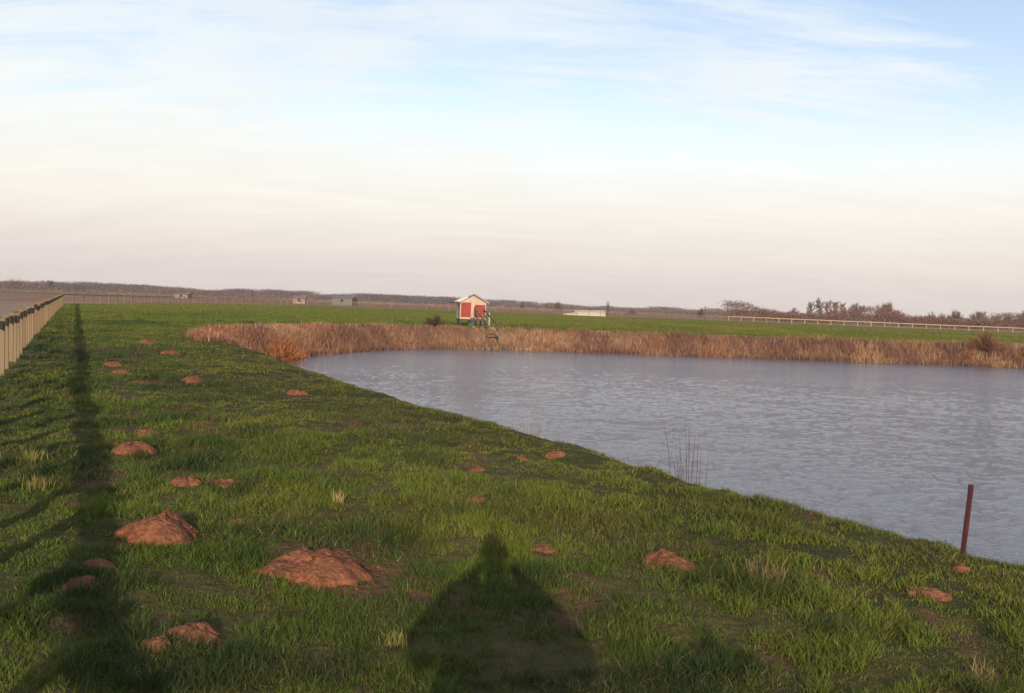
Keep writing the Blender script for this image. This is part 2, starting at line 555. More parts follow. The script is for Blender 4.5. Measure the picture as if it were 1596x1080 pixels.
def worn(x, y):
    """bare worn spots, mostly beside the fence and among the molehills"""
    a = (x - FENCE_A[0]) * FDIR[1] - (y - FENCE_A[1]) * FDIR[0]
    m = sstep(0.665, 0.74, fbm(x * 1.15, y, 2.1, 3, 141) + 0.06 * np.exp(-((a - 2.2) / 1.3) ** 2) - 0.03 * sstep(4, 6, a))
    return m * (1 - sstep(28, 40, np.hypot(x, y)))
def build_ground():
    xs = np.concatenate([geo(-70, -6000, 26)[::-1][:-1], axis([(-70, -16, 0.7), (-16, 9, 0.11), (9, 80, 0.8)]), geo(80, 6000, 28)[1:]])
    ys = np.concatenate([geo(-40, -300, 8)[::-1][:-1], axis([(-40, -2, 1.2), (-2, 18, 0.11), (18, 36, 0.25), (36, 70, 0.5), (70, 220, 1.6)]), geo(220, 7500, 26)[1:]])
    X, Y = np.meshgrid(xs, ys)
    x = X.ravel(); y = Y.ravel()
    z = height(x, y)
    s = sd(x, y)
    fs = poly_sd(x, y, FIELD)
    n1 = fbm(x, y, 0.05, 3, 3); n2 = fbm(x, y, 0.35, 3, 8)
    green = np.array((0.045, 0.046, 0.016)); yell = np.array((0.085, 0.068, 0.028)); dk = np.array((0.034, 0.034, 0.016))
    far_g = np.array((0.118, 0.128, 0.016))
    c = green[None] * np.ones((len(x), 1))
    r = np.hypot(x, y)
    w = sstep(25, 70, r)[:, None]
    c = c * (1 - w) + far_g * w
    w = (sstep(0.52, 0.75, n2) * 0.6)[:, None]; c = c * (1 - w) + yell * w
    w = (sstep(0.50, 0.75, n1) * 0.55)[:, None]; c = c * (1 - w) + dk * w
    w = (sstep(0.40, 0.62, fbm(x, y, 0.045, 2, 44)) * sstep(60, 90, r) * 0.75 * sstep(-30, 15, x))[:, None]
    c = c * (1 - w) + np.array((0.150, 0.130, 0.028)) * w
    w = (worn(x, y) * 0.8)[:, None]; c = c * (1 - w) + np.array((0.105, 0.055, 0.034)) * w
    # brown litter on the far bank under the reeds
    w = ((1 - sstep(1.6, 2.6, s)) * sstep(30, 36, y))[:, None]
    c = c * (1 - w) + np.array((0.20, 0.12, 0.075)) * w
    w = (1 - sstep(0.0, 0.35, s))[:, None]
    c = c * (1 - w) + np.array((0.060, 0.040, 0.030)) * w
    # brown fields beyond the fences
    nf = fbm(x * 0.25, y, 0.012, 3, 21)
    br = np.array((0.205, 0.122, 0.085))[None] * (0.8 + 0.5 * fbm(x * .3, y, 0.02, 2, 23))[:, None]
    w = sstep(0.50, 0.60, nf)[:, None]
    br = br * (1 - w) + np.array((0.245, 0.170, 0.130)) * w
    w = (sstep(0.60, 0.66, fbm(x * 0.3, y, 0.016, 2, 33)) * 0.8)[:, None]
    br = br * (1 - w) + np.array((0.105, 0.105, 0.045)) * w
    w = sstep(-0.5, 0.8, fs)[:, None]
    c = c * (1 - w) + br * w
    ny, nx = X.shape
    idx = np.arange(nx * ny).reshape(ny, nx)
    q = np.stack([idx[:-1, :-1], idx[:-1, 1:], idx[1:, 1:], idx[1:, :-1]], -1).reshape(-1, 4)
    me = mesh_np('ground', np.stack([x, y, z], 1), [q], M['ground'], c, True)
    tag(link('ground', me), 'grassy pond bank and meadow running out to brown fields', None, None, 'structure')
build_ground()

def build_water():
    # a fan of rings, finer close to the bank one stands on; every vertex carries the small wind waves
    rr = np.concatenate([np.geomspace(3.6, 70, 1050), np.geomspace(70, 135, 40)[1:]])
    aa = np.radians(np.concatenate([np.arange(-42, -22, 0.5), np.arange(-22, 38, 0.085), np.arange(38, 112, 1.0)]))
    R_, A_ = np.meshgrid(rr, aa, indexing='ij')
    x = (R_ * np.sin(A_)).ravel(); y = (R_ * np.cos(A_)).ravel()
    ca, sa = math.cos(0.5), math.sin(0.5)
    u = x * ca + y * sa; v = -x * sa + y * ca
    wx = fbm(x, y, 0.7, 2, 301) * 1.6; wy = fbm(x, y, 0.7, 2, 307) * 1.6
    gust = 0.86 + 0.28 * sstep(0.35, 0.65, fbm(x, y, 0.09, 2, 311))
    z = 0.0115 * (fbm(u * 0.8 + wx, v * 1.4 + wy, 2.3, 2, 313) - 0.5) + 0.016 * (fbm(u + wy, v * 1.6 - wx, 3.4, 2, 317) - 0.5)
    z = ZW + z * gust
    ins = sd(x, y) < 0.55
    nr, na = R_.shape
    idx = np.arange(nr * na).reshape(nr, na)
    q = np.stack([idx[:-1, :-1], idx[1:, :-1], idx[1:, 1:], idx[:-1, 1:]], -1).reshape(-1, 4)[:, ::-1]
    q = q[ins[q].any(1)]
    used = np.zeros(nr * na, bool); used[q.ravel()] = True
    new = np.cumsum(used) - 1
    me = mesh_np('water', np.stack([x, y, z], 1)[used], [new[q]], M['water'], None, True)
    if me.polygons[0].normal.z < 0: me.flip_normals()
    tag(link('water', me), 'grey blue rippled pond water', None, None, 'structure')
build_water()

# ------------------------------------------------------------------ molehills
# photo column, photo row of the base centre, width in photo pixels, flatness, label
MOLES = [
    (247, 832, 122, 0.40, 'tall dome shaped reddish molehill, steepest of the near mounds, right of the dark shadow strip'),
    (495, 887, 150, 0.24, 'broadest molehill, a wide ragged pale red mound left of the photographer shadow'),
    (208, 702, 60, 0.34, 'front one of a pair of touching molehills at the edge of the fence shadow'),
    (232, 680, 40, 0.42, 'rear one of a pair of touching molehills at the edge of the fence shadow'),
    (270, 688, 42, 0.15, 'flat smear of soil just right of the touching pair of molehills'),
    (290, 754, 44, 0.36, 'small rounded molehill left of a long low one, behind the tall dome'),
    (350, 754, 60, 0.16, 'long low molehill lying right of a small rounded one, behind the tall dome'),
    (371, 816, 32, 0.25, 'small molehill in grass between the tall dome and the broadest mound'),
    (157, 882, 40, 0.18, 'rear of two dim molehills lying in the fence shadow'),
    (128, 914, 52, 0.18, 'front of two dim molehills lying in the fence shadow'),
    (308, 988, 74, 0.22, 'low crumbled molehill nearest the bottom edge, right piece of two'),
    (243, 1003, 44, 0.18, 'low crumbled molehill nearest the bottom edge, left piece of two'),
    (1040, 876, 78, 0.22, 'long low orange molehill alone in the grass right of the photographer shadow'),
    (1112, 908, 40, 0.22, 'small molehill in front of dry stalks, right of the long low orange one'),
    (1445, 925, 56, 0.12, 'flat reddish soil patch on the slope in front of the iron post'),
    (1497, 886, 22, 0.35, 'little heap of soil at the foot of the iron post'),
    (462, 614, 30, 0.40, 'rounded molehill nearest the left end of the pond'),
    (300, 594, 34, 0.36, 'rounded orange molehill in the middle distance, halfway between fence and pond'),
    (265, 550, 28, 0.25, 'small distant molehill behind the rounded orange one'),
    (230, 536, 28, 0.35, 'farthest molehill, a pale orange mound in the grass'),
    (178, 569, 26, 0.28, 'rear of two small molehills close to the fence shadow in the middle distance'),
    (187, 581, 26, 0.28, 'front of two small molehills close to the fence shadow in the middle distance'),
    (222, 597, 32, 0.12, 'thin flat soil streak in front of the two small middle distance molehills'),
    (866, 710, 30, 0.30, 'orange molehill near the pond edge, right one of two'),
    (816, 715, 22, 0.28, 'small orange molehill near the pond edge, left one of two'),
    (743, 733, 32, 0.22, 'small pale molehill mid slope, behind an elongated one'),
    (738, 780, 36, 0.16, 'elongated faint molehill mid slope, in front of a small pale one'),
    (848, 855, 44, 0.07, 'faint brown soil patch in thin grass beside the photographer shadow head'),
]
MOLE_XYR = []
def build_molehill(px, py, wpx, flat, label, seed):
    p = ground_at(px, py)
    dist = Vector((p.x, p.y, p.z - EYE)).length
    R = 0.5 * wpx / F * dist
    if R < 0.12 and p.y < 12: R = max(R, 0.06)
    H = R * flat * 0.92
    r_ = random.Random(seed)
    nr, na = (22, 64) if wpx > 70 else (11, 34)
    ph = [r_.uniform(0, 6.28) for _ in range(6)]
    el = r_.uniform(0.75, 0.95); rot = r_.uniform(-0.3, 0.3)
    pk = (r_.uniform(-0.15, 0.15), r_.uniform(-0.1, 0.15))
    vs = []; fs = []
    def outline(a):
        return 1 + 0.11 * math.sin(2 * a + ph[0]) + 0.10 * math.sin(3 * a + ph[1]) + 0.08 * math.sin(5 * a + ph[2]) + 0.06 * math.sin(9 * a + ph[3]) + 0.05 * math.sin(14 * a + ph[5])
    for i in range(nr + 1):
        for k in range(na):
            q = i / nr; a = 2 * math.pi * k / na
            rr = R * q * outline(a)
            x, y = rr * math.cos(a), rr * math.sin(a) * el
            x, y = x * math.cos(rot) - y * math.sin(rot), x * math.sin(rot) + y * math.cos(rot)
            x += pk[0] * R * (1 - q); y += pk[1] * R * (1 - q)
            lumpn = float(fbm(np.array([x + p.x * 3.1]), np.array([y + p.y * 1.7]), 24 if R < .2 else 17, 4, seed)[0]) - 0.5
            h = H * max(0.0, 1 - q ** 2.8) * (1 + 0.25 * math.sin(2 * a + ph[4])) + lumpn * min(0.055, R * 0.26) * (1 - q ** 4)
            zg = height1(p.x + x, p.y + y) - p.z
            vs.append((x, y, zg + h + (0.012 if q < 0.97 else -0.03)))
    for i in range(nr):
        for k in range(na):
            k2 = (k + 1) % na
            if i == 0:
                fs.append([k, na + k, na + k2])
            else:
                fs.append([i * na + k, (i + 1) * na + k, (i + 1) * na + k2, i * na + k2])
    # loose crumbs on and round the mound
    for _ in range(int(150 if wpx > 70 else 26)):
        a = r_.uniform(0, 6.28); q = r_.uniform(0.2, 1.3)
        x = R * q * math.cos(a); y = R * q * math.sin(a) * el
        s = R * r_.uniform(0.012, 0.045)
        z = height1(p.x + x, p.y + y) - p.z + H * max(0, 1 - q ** 1.8) ** 0.85 + s * 0.4
        b = len(vs)
        for dx, dy, dz in ((1, 0, 0), (-1, 0, 0), (0, 1, 0), (0, -1, 0), (0, 0, .8), (0, 0, -.8)):
            vs.append((x + s * dx * r_.uniform(.7, 1.3), y + s * dy * r_.uniform(.7, 1.3), z + s * dz))
        for f in ((0, 2, 4), (2, 1, 4), (1, 3, 4), (3, 0, 4), (2, 0, 5), (1, 2, 5), (3, 1, 5), (0, 3, 5)):
            fs.append([b + j for j in f])
    me = bpy.data.meshes.new('molehill')
    me.from_pydata(vs, [], fs)
    for f in me.polygons: f.use_smooth = True
    me.materials.append(M['soil'])
    o = link('molehill', me, None, p)
    tag(o, label, 'molehill', 'molehills scattered over the grass bank')
    MOLE_XYR.append((p.x, p.y, R, el, flat))
for i, a in enumerate(MOLES):
    build_molehill(*a, seed=i * 13 + 5)

# ------------------------------------------------------------------ grass
def blades(x, y, z, L, W, lean, col3, seg=2, seedrot=None):
    """every blade a thin bent strip; returns verts, faces (quads, tris), colours"""
    n = len(x)
    th = rng.uniform(0, 2 * np.pi, n) if seedrot is None else seedrot
    la = rng.uniform(0, 2 * np.pi, n)
    wx = np.cos(th) * W * 0.5; wy = np.sin(th) * W * 0.5
    dx = np.cos(la) * lean; dy = np.sin(la) * lean
    V = np.zeros((n, 2 * seg + 1, 3), np.float32)
    for i in range(seg + 1):
        t = i / seg
        cx = x + dx * L * t ** 1.7; cy = y + dy * L * t ** 1.7
        cz = z + L * t * np.sqrt(np.clip(1 - (lean * 0.75 * t) ** 2, 0.1, 1))
        if i < seg:
            k = 1 - 0.45 * t
            V[:, 2 * i, 0] = cx - wx * k; V[:, 2 * i, 1] = cy - wy * k; V[:, 2 * i, 2] = cz
            V[:, 2 * i + 1, 0] = cx + wx * k; V[:, 2 * i + 1, 1] = cy + wy * k; V[:, 2 * i + 1, 2] = cz
        else:
            V[:, 2 * i, 0] = cx; V[:, 2 * i, 1] = cy; V[:, 2 * i, 2] = cz
    base = (np.arange(n) * (2 * seg + 1))[:, None]
    quads = np.concatenate([base + np.array([[2 * i, 2 * i + 1, 2 * i + 3, 2 * i + 2]]) for i in range(seg - 1)], 0) if seg > 1 else np.zeros((0, 4), int)
    tris = base + np.array([[2 * seg - 2, 2 * seg - 1, 2 * seg]])
    C = np.repeat(col3[:, None, :], 2 * seg + 1, 1)
    return V.reshape(-1, 3), [quads, tris] if seg > 1 else [tris], C.reshape(-1, 3)

def build_grass():
    N = 1750000
    a = rng.uniform(-0.80, 0.80, N)
    # radial law: density falls with distance so the turf looks equally fine everywhere
    u = rng.uniform(0, 1, N); r0, r1, e = 1.6, 75.0, 0.30
    r = (r0 ** e + u * (r1 ** e - r0 ** e)) ** (1 / e)
    x = r * np.sin(a); y = r * np.cos(a)
    s = sd(x, y)
    fs_side = (x - FENCE_A[0]) * FDIR[1] - (y - FENCE_A[1]) * FDIR[0]
    keep = (s > 0.20) & (fs_side > -2.5)
    keep &= ~((y > 33) & (s < 2.2))
    cl = 0.55 * fbm(x, y, 2.6, 3, 61) + 0.45 * fbm(x, y, 8.5, 2, 63)      # clumps
    cl2 = fbm(x, y, 0.55, 2, 67)
    keep &= rng.uniform(0, 1, N) < 0.55 + 0.6 * sstep(0.36, 0.56, cl)
    keep &= rng.uniform(0, 1, N) > worn(x, y) * 0.55
    for mx, my, R, el, flat in MOLE_XYR:
        q = np.hypot(x - mx, (y - my) / el) / R
        nz = 0.55 + 0.5 * fbm(x, y, 7.0, 2, 5)
        pr = 0.09 + 0.91 * sstep(0.60, 1.15, q * (0.75 + 0.5 * nz * 0.8))
        if flat < 0.1: pr = np.maximum(pr, 0.30)
        keep &= rng.uniform(0, 1, N) < pr
    x = x[keep]; y = y[keep]; r = r[keep]; s = s[keep]; cl = cl[keep]; cl2 = cl2[keep]
    n = len(x)
    z = height(x, y) - 0.012
    tus = sstep(0.58, 0.70, fbm(x, y, 1.3, 3, 65))             # taller dark tussocks
    L = (0.024 + 0.042 * sstep(0.38, 0.66, cl) * (0.55 + 0.9 * sstep(0.35, 0.65, cl2)) + 0.038 * tus) * rng.uniform(0.6, 1.35, n)
    L *= (1 + 0.35 * sstep(15, 50, r)) * (0.6 + 0.4 * sstep(1.5, 4.0, s))
    W = 0.0034 * (np.maximum(r, 3.5) / 3.5) ** 0.80 * rng.uniform(0.7, 1.3, n)
    lean = rng.uniform(0.15, 0.95, n)
    hue = fbm(x, y, 0.8, 3, 71); hue2 = fbm(x, y, 0.25, 2, 73); rn = rng.uniform(0, 1, n)
    g1 = np.array((0.074, 0.112, 0.015)); g2 = np.array((0.124, 0.160, 0.020)); g3 = np.array((0.032, 0.056, 0.015))
    dry = np.array((0.24, 0.185, 0.075)); ye = np.array((0.165, 0.155, 0.026))
    c = g1[None] + (g2 - g1)[None] * sstep(0.35, 0.65, hue)[:, None]
    w = np.clip(sstep(0.50, 0.70, hue2) * 0.65 + tus * 0.75, 0, 1)[:, None]; c = c * (1 - w) + g3 * w
    nearpond = (1 - sstep(2.0, 5.5, s)) * 0.55
    w = (np.clip(sstep(0.50, 0.72, fbm(x, y, 0.6, 3, 79)) * 0.55 + nearpond, 0, 0.8) * (rn > 0.3))[:, None]
    c = c * (1 - w) + ye * w
    pd = 0.06 + 0.20 * sstep(0.55, 0.75, fbm(x, y, 1.1, 2, 83))
    w = (rng.uniform(0, 1, n) < pd)[:, None]
    c = np.where(w, dry[None] * rng.uniform(0.35, 1.0, (n, 1)), c)
    lean = np.where(w[:, 0], rng.uniform(0.6, 1.2, n), lean)
    c = c * rng.uniform(0.6, 1.35, (n, 1))
    V, Fc, C = blades(x, y, z, L, W, lean, c, 2)
    me = mesh_np('grass', V, Fc, M['grass'], C)
    tag(link('grass', me), 'rough green turf covering the bank', 'grass', None, 'stuff')
    # coarser blades over the meadow behind the pond
    N = 260000
    a = rng.uniform(-0.72, 0.72, N); r0, r1 = 58.0, 225.0
    r = 1 / (1 / r0 + rng.uniform(0, 1, N) ** 0.8 * (1 / r1 - 1 / r0))
    x = r * np.sin(a); y = r * np.cos(a)
    keep = (sd(x, y) > 1.9) & (poly_sd(x, y, FIELD) < -0.3)
    x = x[keep]; y = y[keep]; r = r[keep]; n = len(x)
    c = np.array((0.118, 0.140, 0.022))[None] * np.ones((n, 1))
    w = (sstep(0.42, 0.66, fbm(x, y * 0.5, 0.07, 3, 88)) * 0.8)[:, None]; c = c * (1 - w) + np.array((0.175, 0.150, 0.028)) * w
    w = (sstep(0.52, 0.72, fbm(x, y * 0.4, 0.11, 3, 89)) * 0.6)[:, None]; c = c * (1 - w) + np.array((0.075, 0.105, 0.018)) * w
    c = c * rng.uniform(0.7, 1.3, (n, 1))
    V, Fc, C = blades(x, y, height(x, y) - 0.02, rng.uniform(0.06, 0.16, n), rng.uniform(0.04, 0.10, n) * r / 90, rng.uniform(0.1, 0.7, n), c, 1)
    me = mesh_np('meadow_grass', V, Fc, M['grass'], C)
    tag(link('meadow_grass', me), 'yellow green meadow grass beyond the pond', 'grass', None, 'stuff')
build_grass()

# ------------------------------------------------------------------ reeds along the far shore
def build_reeds():
    # sample along the shore from the left corner to beyond the right edge
    P = SHORE; nxt = np.roll(P, -1, 0)
    seg = [(a, b) for a, b in zip(P, nxt) if (a[1] > 31.5 and a[0] < 62)]
    lens = np.array([np.hypot(*(b - a)) for a, b in seg]); cum = lens / lens.sum()
    N = 88000
    k = rng.choice(len(seg), N, p=cum); t = rng.uniform(0, 1, N)
    A = np.array([s_[0] for s_ in seg])[k]; B = np.array([s_[1] for s_ in seg])[k]
    pos = A + (B - A) * t[:, None]
    d = (B - A) / np.linalg.norm(B - A, axis=1)[:, None]
    nrm = np.stack([-d[:, 1], d[:, 0]], 1)
    off = rng.uniform(-0.55, 2.5, N)
    q = pos + nrm * off[:, None]
    flip = np.sign(sd(q[:, 0], q[:, 1])) * np.sign(off)
    q = pos + nrm * (off * np.where(flip < 0, -1, 1))[:, None]
    x, y = q[:, 0], q[:, 1]
    s = sd(x, y)
    den = fbm(x, y, 0.5, 3, 91)
    corner = (1 - sstep(46, 56, y)) * (x < 0)
    keep = (s > -0.6) & (s < 2.1 + 1.6 * corner) & (rng.uniform(0, 1, N) < 0.35 + sstep(0.35, 0.6, den) + corner)
    # thinner where the landing steps come down
    keep &= ~((np.abs(x + 1.5 + 0.3 * (y - 62)) < 1.25) & (rng.uniform(0, 1, N) < 0.70))
    x, y, s, den, corner = x[keep], y[keep], s[keep], den[keep], corner[keep]
    n = len(x)
    z = np.maximum(height(x, y), ZW - 0.05)
    hh = 0.30 + 0.20 * sstep(0, 30, x) + 0.16 * corner * sstep(-7, -10, x) * sstep(34, 42, y + (x + 11) * -1.0)
    L = hh * (0.55 + 0.9 * fbm(x, y, 0.35, 2, 97)) * rng.uniform(0.6, 1.3, n) * (1 - 0.42 * sstep(0.4, 2.0, s))
    W = rng.uniform(0.018, 0.042, n)
    lean = rng.uniform(0.05, 0.95, n)
    h1 = fbm(x, y, 0.30, 4, 101); rn = rng.uniform(0, 1, n)
    a1 = np.array((0.33, 0.175, 0.105)); a2 = np.array((0.44, 0.265, 0.15)); a3 = np.array((0.20, 0.105, 0.082)); a4 = np.array((0.30, 0.120, 0.055))
    c = a1[None] + (a2 - a1)[None] * (sstep(0.48, 0.64, h1) * 0.95)[:, None]
    w = (sstep(0.47, 0.62, fbm(x, y, 0.6, 3, 103)) * 0.85)[:, None]; c = c * (1 - w) + a3 * w
    w = (corner * sstep(-9.5, -11, x) * sstep(46, 38, y) * 0.6)[:, None]; c = c * (1 - w) + a4 * w
    w = (rn < 0.16)[:, None]; c = np.where(w, a3[None] * 0.7, c)
    c = c * rng.uniform(0.7, 1.3, (n, 1))
    tall = rng.uniform(0, 1, n) < 0.012
    L = np.where(tall, L * 1.4, L); lean = np.where(tall, lean * 0.35, lean)
    c = np.where(tall[:, None], np.array((0.40, 0.29, 0.19)), c)
    V, Fc, C = blades(x, y, z, L, W, lean, c, 2)
    me = mesh_np('reeds', V, Fc, M['reed'], C)
    tag(link('reeds', me), 'dry brown reeds fringing the far shore and left end of the pond', 'reeds', None, 'stuff')
    # sparse thin stems standing in the water along the near bank
    N = 2600
    seg = [(a, b) for a, b in zip(P, nxt) if (2 < a[1] < 34 and a[0] < 8)]
    k = rng.integers(0, len(seg), N); t = rng.uniform(0, 1, N)
    A = np.array([s_[0] for s_ in seg])[k]; B = np.array([s_[1] for s_ in seg])[k]
    q = A + (B - A) * t[:, None] + rng.normal(0, 0.25, (N, 2))
    x, y = q[:, 0], q[:, 1]
    keep = (fbm(x, y, 0.9, 2, 111) > 0.50) & (sd(x, y) > -0.4) & (sd(x, y) < 0.9) & (y > 11)
    x, y = x[keep], y[keep]; n = len(x)
    z = np.maximum(height(x, y), ZW)
    L = rng.uniform(0.35, 0.95, n) * np.where(rng.uniform(0, 1, n) < 0.75, 0.38, 1.0) * (0.7 + 0.5 * sstep(14, 26, y))
    c = np.array((0.40, 0.28, 0.21))[None] * rng.uniform(0.5, 1.2, (n, 1))
    V, Fc, C = blades(x, y, z, L, rng.uniform(0.006, 0.014, n), rng.uniform(0.02, 0.25, n), c, 2)
    me = mesh_np('shore_stems', V, Fc, M['reed'], C)
    tag(link('shore_stems', me), 'sparse pale reed stems standing along the near water edge', 'reeds', None, 'stuff')
build_reeds()

# tufts and dead weeds one can point to
def tuft(name, px, py, n, L, spread, colr, label, cat, lean=(0.1, 0.6), W=(0.003, 0.007), p=None, group=None):
    p = p or ground_at(px, py)
    x = rng.normal(0, spread, n); y = rng.normal(0, spread, n)
    z = height(x + p.x, y + p.y) - p.z - 0.01
    c = np.array(colr)[None] * rng.uniform(0.65, 1.3, (n, 1))
    V, Fc, C = blades(x, y, z, rng.uniform(0.5, 1.2, n) * L, rng.uniform(W[0], W[1], n), rng.uniform(lean[0], lean[1], n), c, 3)
    o = link(name, mesh_np(name, V, Fc, M['reed'], C), None, p)
    tag(o, label, cat, group)
G_T = 'dry tufts in the turf'
tuft('dry_grass_tuft', 527, 782, 50, 0.12, 0.025, (0.36, 0.28, 0.11), 'single straw coloured grass tuft standing alone behind the broadest molehill', 'grass tuft', group=G_T)
tuft('dry_grass_tuft', 45, 720, 220, 0.14, 0.065, (0.24, 0.225, 0.055), 'large yellow grass tuft between the fence and its shadow, rear of two', 'grass tuft', group=G_T)
tuft('dry_grass_tuft', 60, 762, 150, 0.14, 0.055, (0.24, 0.20, 0.06), 'yellow brown grass tuft between the fence and its shadow, front of two', 'grass tuft', group=G_T)
tuft('dry_grass_tuft', 1192, 914, 110, 0.20, 0.07, (0.20, 0.15, 0.07), 'dark brown tuft of dead stalks beside the small molehill on the right slope', 'grass tuft', group=G_T)
tuft('dry_grass_tuft', 1530, 1062, 70, 0.11, 0.035, (0.27, 0.19, 0.085), 'bleached tuft at the bottom right corner of the grass', 'grass tuft', group=G_T)
tuft('dry_grass_tuft', 612, 1005, 70, 0.09, 0.03, (0.19, 0.17, 0.055), 'pale tuft beside the left edge of the photographer shadow', 'grass tuft', group=G_T)
G_W = 'dead weeds at the water edge'
def shore_point(px):
    d = ray(px, 446 + 0.039 * px); ts = np.linspace(3, 50, 4000)
    s = sd(ts * d.x, ts * d.y); k = int(np.argmax(s < 0.75))
    x, y = ts[k] * d.x, ts[k] * d.y
    return Vector((x, y, height1(x, y)))
tuft('dead_weed', 0, 0, 26, 0.62, 0.16, (0.34, 0.27, 0.25), 'clump of bleached dead stems at the water edge above the orange molehills', 'weed', (0.02, 0.22), (0.004, 0.009), shore_point(834), G_W)
tuft('dead_weed', 0, 0, 22, 0.80, 0.12, (0.10, 0.06, 0.075), 'clump of dark purplish dead stems at the water edge midway along the slope', 'weed', (0.02, 0.20), (0.006, 0.011), shore_point(1080), G_W)

# ------------------------------------------------------------------ fences
def along(pts, step):
    pts = [np.array(p, float) for p in pts]
    out = []; carry = 0.0
    for a, b in zip(pts[:-1], pts[1:]):
        L = np.hypot(*(b - a)); t = carry
        while t < L:
            out.append((a + (b - a) * t / L, (b - a) / L)); t += step
        carry = t - L
    return out

def build_fence(name, pts, step, H, pw, rails, post_mat, rail_mat, label, cap=None, rail_side=0.0, jitter=0.02):
    sp = along(pts, step)
    p0 = sp[0][0]
    root = empty(name, (p0[0], p0[1], height1(*p0)))
    tag(root, label, 'fence')
    pm = MB(); h = pw / 2
    pm.box((-h, -h, -0.4), (h, h, H - 0.02))
    pm.prism([(-h, H - 0.02), (h, H - 0.02), (h * 0.75, H), (-h * 0.75, H)], -h * 0.75, h * 0.75)
    pme = pm.mesh('post', post_mat, 0.006)
    r_ = random.Random(len(sp))
    tops = []
    for q, d in sp:
        z = height1(q[0], q[1])
        dz = r_.uniform(-jitter, jitter)
        o = link('post', pme, root, Vector((q[0], q[1], z + dz)) - root.location)
        o.rotation_euler = (r_.uniform(-.015, .015), r_.uniform(-.015, .015), math.atan2(d[1], d[0]) - math.pi / 2)
        tops.append((q, d, z + dz))
    for zr, rw, rh in rails:
        m = MB()
        for (q0, d0, z0), (q1, d1, z1) in zip(tops[:-1], tops[1:]):
            n0 = np.array((d0[1], -d0[0])) * rail_side; n1 = np.array((d1[1], -d1[0])) * rail_side
            a = Vector((q0[0] + n0[0], q0[1] + n0[1], z0 + zr)) - root.location
            b = Vector((q1[0] + n1[0], q1[1] + n1[1], z1 + zr)) - root.location
            e = (b - a).normalized() * (0.003 if rail_side else pw / 2 - 0.01)
            m.beam(a + e, b - e, rw, rh)
        m.build('rail', rail_mat, root)
    return root

near_pts = [tuple(FENCE_A + FDIR * -4.0), tuple(FENCE_A + FDIR * 104)]
build_fence('post_and_rail_fence', near_pts, 1.24, 1.07, 0.105, [(0.95, 0.05, 0.145)], M['post'], M['rail'],
            'yellowed wooden post and rail fence running along the left side of the bank')
build_fence('field_fence', BACK, 2.6, 1.1, 0.12, [(0.98, 0.05, 0.08)], M['post'], M['rail'],
            'faint brown post fence crossing the far edge of the meadow behind the hut')
build_fence('rail_fence', RIGHT, 2.9, 1.15, 0.14, [(1.06, 0.07, 0.16)], M['pale_rail'], M['pale_rail'],
            'pale sunlit railing on short posts along the far right edge of the meadow')

# ------------------------------------------------------------------ iron post at the right
def build_iron_post():
    # foot hidden just behind the crest of the bank, leaning a little to the right
    d = ray(1500, 866)
    ts = np.linspace(3, 12, 3000)
    k = int(np.argmax(sd(ts * d.x, ts * d.y) < 1.75))
    p = Vector((ts[k] * d.x, ts[k] * d.y, height1(ts[k] * d.x, ts[k] * d.y)))
    root = empty('iron_post', p)
    tag(root, 'thin leaning rusty iron post standing at the pond edge', 'post')
    m = MB()
    w, t, L = 0.027, 0.005, 0.52
    ax = Matrix.Rotation(math.radians(4.6), 3, 'Y') @ Matrix.Rotation(math.radians(-2), 3, 'X') @ Matrix.Rotation(math.radians(35), 3, 'Z')
    prof = [(-w / 2, -w / 2), (w / 2, -w / 2), (w / 2, -w / 2 + t), (-w / 2 + t, -w / 2 + t), (-w / 2 + t, w / 2), (-w / 2, w / 2)]
    zs = np.linspace(-0.25, L, 9)
    b = 0
    rr = random.Random(3)
    for z in zs:
        for (x, y) in prof:
            k = 1 + rr.uniform(-.03, .03)
            m.v.append(tuple(ax @ Vector((x * k, y * k, z))))
    n = len(prof)
    for i in range(len(zs) - 1):
        for k in range(n):
            k2 = (k + 1) % n
            m.f.append([i * n + k, i * n + k2, (i + 1) * n + k2, (i + 1) * n + k])
    m.f.append([(len(zs) - 1) * n + k for k in range(n)]); m.f.append([k for k in range(n)][::-1])
    m.build('bar', M['rust'], root)
    c = MB()
    c.tube([ax @ Vector((0.004, 0.004, L - 0.02)), ax @ Vector((0.004, 0.004, L + 0.012))], [0.021, 0.018], 8)
    c.build('end_cap', M['rust'], root)
build_iron_post()

